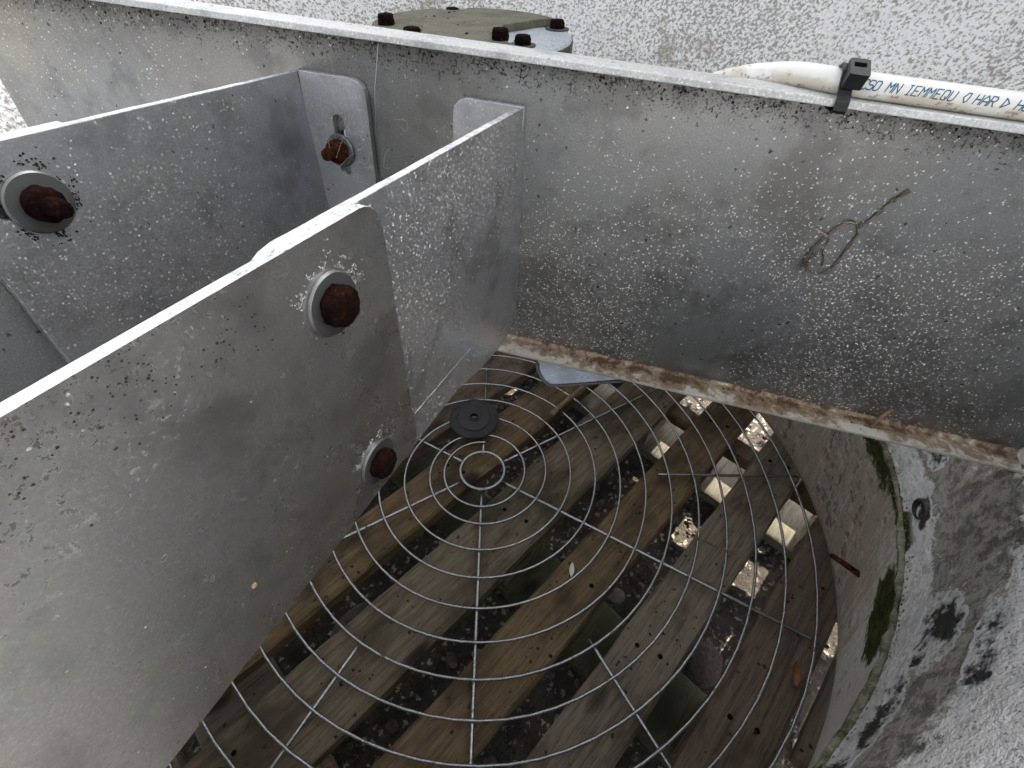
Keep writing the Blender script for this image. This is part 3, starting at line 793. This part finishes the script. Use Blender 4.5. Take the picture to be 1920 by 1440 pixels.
far = empty("motor_bracket", FF, "farther bluish steel bracket arm with slotted flange and rusty nuts", "bracket", "motor brackets bolted to the beam")
leg = rrect(0, .803, -.60, 0, (0, 0, 0, 0))
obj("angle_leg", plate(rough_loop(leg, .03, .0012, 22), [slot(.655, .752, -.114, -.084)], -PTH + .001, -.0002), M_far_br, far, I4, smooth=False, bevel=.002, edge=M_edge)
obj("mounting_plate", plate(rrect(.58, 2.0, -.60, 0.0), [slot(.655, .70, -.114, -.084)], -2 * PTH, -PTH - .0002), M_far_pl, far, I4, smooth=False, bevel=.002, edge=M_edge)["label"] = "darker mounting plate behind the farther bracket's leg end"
bolt_at(far, (.690, .0, -.100), (0, 1, 0), 41, .052, nut=True)
FOB = FF.inverted() @ FB
ff = rrect(-.926, -.742, .085, .7075, (0, .05, .04, 0))
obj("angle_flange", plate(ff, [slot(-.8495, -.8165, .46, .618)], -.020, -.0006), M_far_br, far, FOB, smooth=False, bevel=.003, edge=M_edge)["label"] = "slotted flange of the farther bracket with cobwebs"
bolt_at(far, (-.838, -.0205, .528), (0, -1, 0), 51, .043, nut=True, mat=M_rust_o, tilt=(-.10, 0, .08), pre=FOB)
spots = ring_spots(.690, -.100, 0, (0, 1, 0), .054, 260, 23, 0, 360, .012)
obj("mould_specks", crumbs(spots, 16, .0007, .0026), M_mould, far, I4, kind="stuff")

# ================================================================ motor with bolted lid
LH = 2.2
motor = empty("motor", FG @ ml(Matrix.Translation((0, .158, 1.25))), "dark round motor with lichened bolted lid standing behind the beam", "motor")
ML = ml(Matrix.Translation((0, 0, -1.25)))
obj("drum", lathe([(.0001, 1.25), (.285, 1.25), (.292, 1.27), (.292, LH - .06), (.0001, LH - .06)], 64, closed=False), M_drum, motor, ML, angle=40)
obj("lid", lathe([(.0001, LH - .058), (.305, LH - .058), (.311, LH - .050), (.311, LH - .016), (.305, LH - .010), (.0001, LH - .010)], 64, closed=False), M_lid, motor, ML, angle=40)
obj("gasket_rim", lathe([(.308, LH - .060), (.3145, LH - .058), (.3145, LH - .018), (.308, LH - .014)], 64), M_drum, motor, ML, angle=40)
cov = [(.065, -.118), (.10, .02), (.16, .08), (.20, .125), (.245, .143)]
a0, a1 = math.atan2(.143, .245), math.atan2(-.118, .065) + 2 * math.pi
for i in range(61):
    a = a0 + (a1 - a0) * i / 60; q = .300
    if abs(a - math.atan2(.25, -.09)) < .16: q = .262
    cov.append((q * math.cos(a), q * math.sin(a)))
obj("cover_plate", slab_xy(cov, LH - .0098, LH + .012), M_cover, motor, ML, smooth=False, bevel=.003)
for i, (x, y, zz) in enumerate(((-.25, -.05, .012), (-.088, .255, -.010), (.268, .105, -.010), (.16, -.148, -.010), (.098, -.20, .012), (-.14, -.23, .012))):
    b = obj("lid_bolt", lump(.023, .026, 6, 70 + i * 3, .13), M_rust, motor, ml(Matrix.Translation((x, y, LH + zz - 1.25 - .001))))
    if i in (2, 3): obj("lid_washer", lathe([(.012, 0), (.012, .005), (.038, .005), (.038, 0)], 24), M_drum, b, I4)
g = random.Random(31)
obj("lid_grit", crumbs([((g.uniform(-.2, .1), g.uniform(-.2, .2), LH + .0118), (0, 0, 1)) for _ in range(14)], 9, .003, .009), M_debris, motor, ML, kind="stuff")

# ================================================================ cable, print, tie
CR = .0225; CY, CZ = -.040, BH + TB + CR
cable = empty("cable", FB, "white electric cable with blue printing lying on the upper flange", "cable")
path = [(1.45, CY + .02, CZ + .02), (1.2, CY, CZ), (.95, CY, CZ), (.70, CY, CZ), (.52, CY, CZ), (.40, CY, CZ), (.33, CY + .006, CZ), (.25, CY + .045, CZ - .003), (.20, CY + .078, CZ - .013), (.14, CY + .090, CZ - .028), (.08, CY + .098, CZ - .052), (-.04, CY + .115, CZ - .11), (-.16, CY + .14, CZ - .20)]
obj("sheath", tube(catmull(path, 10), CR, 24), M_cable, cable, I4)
G = {'C': [[(1, .85), (.8, 1), (.2, 1), (0, .8), (0, .2), (.2, 0), (.8, 0), (1, .15)]], 'S': [[(1, .9), (.8, 1), (.2, 1), (0, .85), (0, .62), (.2, .5), (.8, .5), (1, .38), (1, .15), (.8, 0), (.2, 0), (0, .12)]],
     'O': [[(.2, 0), (0, .2), (0, .8), (.2, 1), (.8, 1), (1, .8), (1, .2), (.8, 0), (.2, 0)]], 'M': [[(0, 0), (0, 1), (.5, .5), (1, 1), (1, 0)]], 'N': [[(0, 0), (0, 1), (1, 0), (1, 1)]],
     'I': [[(.2, 0), (.8, 0)], [(.5, 0), (.5, 1)], [(.2, 1), (.8, 1)]], 'E': [[(1, 0), (0, 0), (0, 1), (1, 1)], [(0, .5), (.75, .5)]], 'Q': [[(.2, 0), (0, .2), (0, .8), (.2, 1), (.8, 1), (1, .8), (1, .2), (.8, 0), (.2, 0)], [(.6, .35), (1, 0)]],
     'U': [[(0, 1), (0, .2), (.2, 0), (.8, 0), (1, .2), (1, 1)]], '<': [[(1, 1), (1, .2), (.7, 0), (0, .5), (.45, 1), (1, 1)]], 'H': [[(0, 0), (0, 1)], [(1, 0), (1, 1)], [(0, .5), (1, .5)]], 'A': [[(0, 0), (0, .6), (.5, 1), (1, .6), (1, 0)], [(0, .38), (1, .38)]],
     'R': [[(0, 0), (0, 1), (.8, 1), (1, .85), (1, .62), (.8, .5), (0, .5)], [(.45, .5), (1, 0)]], 'D': [[(0, 0), (0, 1), (1, .5), (0, 0)]], '0': [[(.2, 0), (0, .2), (0, .8), (.2, 1), (.8, 1), (1, .8), (1, .2), (.8, 0), (.2, 0)]], '3': [[(0, 1), (1, 1), (.5, .6), (1, .35), (.8, 0), (.2, 0), (0, .15)]]}
text = [('C', 1606), ('S', 1617.5), ('O', 1630), ('M', 1655), ('N', 1668.5), ('I', 1692), ('E', 1705), ('M', 1718.5), ('M', 1732), ('E', 1746), ('Q', 1759.5), ('U', 1773), ('<', 1798), ('H', 1821), ('A', 1834.5), ('R', 1847.5), ('D', 1872), ('H', 1897), ('0', 1910), ('3', 1923), ('V', 1936)]
G['V'] = [[(0, 1), (.5, 0), (1, 1)]]
def print_mesh():
    V_, F_ = [], []; cw, chh, lw = .0092, .0155, .0020; rr = CR + .0006
    for ch, px in text:
        s0 = .343 + (px - 1606) * .00092
        for st in G[ch]:
            q = [(s0 + x * cw + y * .0042, y * chh) for x, y in st]
            for (xa, ya), (xb, yb) in zip(q[:-1], q[1:]):
                d = Vector((xb - xa, yb - ya)); L = d.length; d /= L; nn = Vector((-d.y, d.x)) * lw / 2
                st_ = max(1, int(L / .004)); k = len(V_)
                for i in range(st_ + 1):
                    c = Vector((xa, ya)) + d * (L * i / st_ + (-.0006 if i == 0 else .0006 if i == st_ else 0))
                    for sg in (1, -1):
                        w = c + nn * sg; phi = R(78) - (w.y - chh / 2) / CR
                        V_.append((w.x, CY - rr * math.sin(phi), CZ + rr * math.cos(phi)))
                for i in range(st_): F_.append((k + 2 * i, k + 2 * i + 1, k + 2 * i + 3, k + 2 * i + 2))
    return V_, F_
obj("printed_text", print_mesh(), M_ink, cable, I4, smooth=False)["label"] = "blue dot-style lettering printed along the cable"

tie = empty("cable_tie", FB @ ml(Matrix.Translation((.320, 0, 0))), "black plastic cable tie strapping the cable to the flange", "cable tie")
loop = [(-FW - .004, BH - .006)]
loop = [(.022, BH - .004), (-.03, BH - .0065), (-FW + .004, BH - .0065), (-FW - .004, BH - .002), (-FW - .0045, BH + TB), (-.073, BH + TB + .012), (CY - CR - .003, CZ), (CY - .018, CZ + .018), (CY + .0, CZ + CR + .004), (CY + .02, CZ + .018), (.022, BH + TB + .010), (.024, BH + .004)]
def strap(loop, w, t):
    P = [Vector((0, a, b)) for a, b in loop]; n = len(P); v, f = [], []
    c = sum(P, Vector()) / n
    for p in P:
        d = (p - c).normalized()
        for off, x in ((0, -w), (0, w), (t, w), (t, -w)): v.append(p + d * off + Vector((x - (p.z - BH) * .12, 0, 0)))
    for i in range(n):
        for j in range(4): f.append((i * 4 + j, i * 4 + (j + 1) % 4, ((i + 1) % n) * 4 + (j + 1) % 4, ((i + 1) % n) * 4 + j))
    return v, f
obj("strap", strap(loop, .0125, .005), M_tie, tie, I4, smooth=False, bevel=.001)
hm = Matrix.Translation((.004, CY - .026, CZ + .016)) @ Matrix.Rotation(R(34), 4, 'X')
head = plate(rrect(-.018, .018, -.022, .024, (.005,) * 4), [rrect(-.011, .011, -.0, .013)], -.017, .012)
obj("head", head, M_tie, tie, ml(hm @ Matrix.Rotation(R(-98), 4, 'X')), smooth=False, bevel=.002, edge=M_tie)
obj("tail_stub", box(-.0095, .0095, -.012, .004, .020, .031), M_tie, tie, ml(hm @ Matrix.Rotation(R(-98), 4, 'X')), smooth=False, bevel=.001)

# ================================================================ loose things on and in the fan
wz = .0205
rw = empty("rubber_washer", FG @ ml(Matrix.Translation((-.085, .398, WR + .001)) @ Matrix.Rotation(R(2), 4, 'X')), "thick black rubber washer lying on the wire guard", "rubber washer")
obj("disc", lathe([(.030, 0), (.030, .020), (.112, .018), (.118, .022), (.160, .020), (.168, .013), (.168, .005), (.160, 0)], 56, jitter=.006), M_rubber, rw, I4, angle=50)
obj("hub", lathe([(.0265, .004), (.0265, .030), (.030, .033), (.036, .033), (.040, .026), (.108, .0235), (.108, .0195), (.031, .0205)], 48), M_rubber_s, rw, I4, angle=40)

tw = [(.44, .455, .02), (.50, .52, .04), (.56, .57, .065), (.61, .60, .10), (.66, .60, .17), (.70, .585, .28), (.715, .57, .38)]
obj("twig", tube(catmull(tw, 6), lambda t: .019 - .004 * t + .0025 * math.sin(t * 23), 9), M_stick, None, FG, label="short bent brown stick leaning on the guard under the zinc tab", cat="twig")
obj("twig", tube(catmull([(1.235, -.392, .016), (1.30, -.425, .012), (1.37, -.452, .014), (1.45, -.492, .012)], 5), lambda t: .0055 - .002 * t, 6), M_stick, None, FG, label="thin straight dry stem lying across the guard's outer wires", cat="twig")
fx = FB
obj("twig", join(tube(catmull([(.835, -.045, .004), (.842, -.040, .030), (.852, -.030, .045), (.868, -.020, .068)], 5), lambda t: .0035 + .004 * t, 7), tube(catmull([(.840, -.045, .004), (.875, -.040, .006), (.92, -.035, .005)], 4), .0016, 5)), M_stick, None, fx, label="tiny dark twig stuck upright on the beam's lower flange", cat="twig")

def root_mesh():
    g = random.Random(5); L = []
    main = [(.562, .655), (.549, .638), (.540, .625), (.530, .600), (.521, .578), (.514, .569), (.508, .556), (.515, .540), (.511, .507), (.508, .470), (.503, .448), (.489, .430), (.470, .427), (.455, .434), (.440, .450)]
    L.append(tube([(x, -.006 - .003 * math.sin(i), z) for i, (x, z) in enumerate(catmull_2(main))], lambda t: .0016 + .0012 * (1 - t), 6))
    arc = [(.506, .556), (.498, .566), (.482, .564), (.463, .545), (.450, .520), (.441, .495), (.434, .470), (.436, .450), (.452, .434)]
    L.append(tube([(x, -.007, z) for x, z in catmull_2(arc)], .0019, 6))
    L.append(tube([(x, -.006, z) for x, z in catmull_2([(.456, .530), (.462, .512), (.461, .490), (.474, .470), (.478, .452)])], .0015, 5))
    for _ in range(26):
        x, z = .434 + g.uniform(-.004, .012), .462 + g.uniform(-.022, .025); p = [(x, -.004, z)]
        for _ in range(4): x += g.uniform(-.007, .006); z += g.uniform(-.007, .006); p.append((x, -.004 - g.random() * .008, z))
        L.append(tube(catmull(p, 3), .0007, 4))
    return join(*L)
def catmull_2(p): return [(q.x, q.y) for q in catmull([(a, b, 0) for a, b in p], 5)]
rt = empty("dry_root", FB, "looped dry brown rootlet stuck to the beam's web", "root")
obj("root_strand", root_mesh(), M_twig, rt, I4)
obj("straw_bits", join(tube([(.420, -.006, .540), (.436, -.009, .534), (.452, -.007, .527)], .0022, 5), tube([(.462, -.009, .487), (.478, -.011, .475), (.492, -.008, .464)], .0018, 5), tube([(.470, -.008, .565), (.485, -.009, .570), (.500, -.007, .566)], .0016, 5)), M_twig_l, rt, I4)

def leaf_mesh(L, W, curl):
    v, f = [], []; n, k = 10, 4
    for i in range(n + 1):
        t = i / n; w = W * math.sin(math.pi * min(1, t * .96 + .03)) ** .8
        for j in range(-k, k + 1):
            q = j / k; v.append((L * t, w * q, curl * (q * q) + curl * .8 * t * t + .002 * mnoise.noise(Vector((t * 7, q * 3, 1)))))
    m_ = 2 * k + 1
    for i in range(n):
        for j in range(2 * k): f.append((i * m_ + j, i * m_ + j + 1, (i + 1) * m_ + j + 1, (i + 1) * m_ + j))
    return v, f
def leaf(name, pos, rot, L, W, curl, mat, label):
    o = obj(name, leaf_mesh(L, W, curl), mat, None, FG @ ml(Matrix.Translation(pos) @ Matrix.Rotation(rot, 4, 'Z') @ Matrix.Rotation(R(14), 4, 'Y')), label=label, cat="leaf")
    s = o.modifiers.new("thick", 'SOLIDIFY'); s.thickness = .0004
leaf("dead_leaf", (1.535, -1.10, -.030), R(62), .13, .022, .016, M_leaf, "curled orange dead leaf on the pallet near the cowl wall")
leaf("dry_seed_husk", (.525, -.625, -.055), R(82), .085, .014, .014, M_web_silk, "pale dry seed husk on the orange board inside the guard")

# crumbs of soil and moss on the boards, one uncountable scatter
g = random.Random(77); spots = []
for _ in range(900):
    a, c = g.uniform(-2.2, 1.9), g.uniform(-.75, 1.93)
    if math.hypot(a, c) > 2.0: continue
    if not any(lo + .01 < c < hi - .01 for lo, hi in ((-.755, -.455), (-.306, -.009), (.150, .530), (.716, 1.004), (1.164, 1.452), (1.63, 1.925))): continue
    if mnoise.noise(Vector((a * 3, c * 3, 4))) < .02 and g.random() < .75: continue
    spots.append((ga(a, c, HT - .002), (g.uniform(-.2, .2), g.uniform(-.2, .2), 1)))
obj("board_debris", crumbs(spots, 78, .003, .013), M_debris, None, FG, kind="stuff", label="dark crumbs of soil and moss scattered on the pallet boards", cat="debris")

# cobweb strands over the farther bracket's flange
g = random.Random(41); L = []
for _ in range(38):
    x, z = -.80 + g.gauss(0, .07), .50 + g.gauss(0, .10)
    if not (-.92 < x < -.56 and .30 < z < .70): continue
    p = [(x, -.024, z)]; a = g.uniform(0, 6.28)
    for _ in range(5): a += g.gauss(0, .7); x += .016 * math.cos(a); z += .016 * math.sin(a); p.append((x, -.024 - g.random() * .012, z))
    L.append(tube(catmull(p, 3), .00035, 4))
L.append(tube([(-.665, -.070, .800), (-.70, -.045, .70), (-.725, -.022, .585)], .0008, 4))
for a in range(9):
    q = a * .7; L.append(tube(catmull([(-.838 + .03 * math.cos(q), -.085, .51 + .03 * math.sin(q)), (-.838 + .05 * math.cos(q + .4), -.055, .51 + .05 * math.sin(q + .4)), (-.83 + .10 * math.cos(q + .6), -.023, .51 + .09 * math.sin(q + .6))], 4), .0004, 4))
obj("cobweb", join(*L), M_web_silk, None, FB, kind="stuff", label="fine grey cobweb threads around the rusty nut on the slotted flange", cat="cobweb")
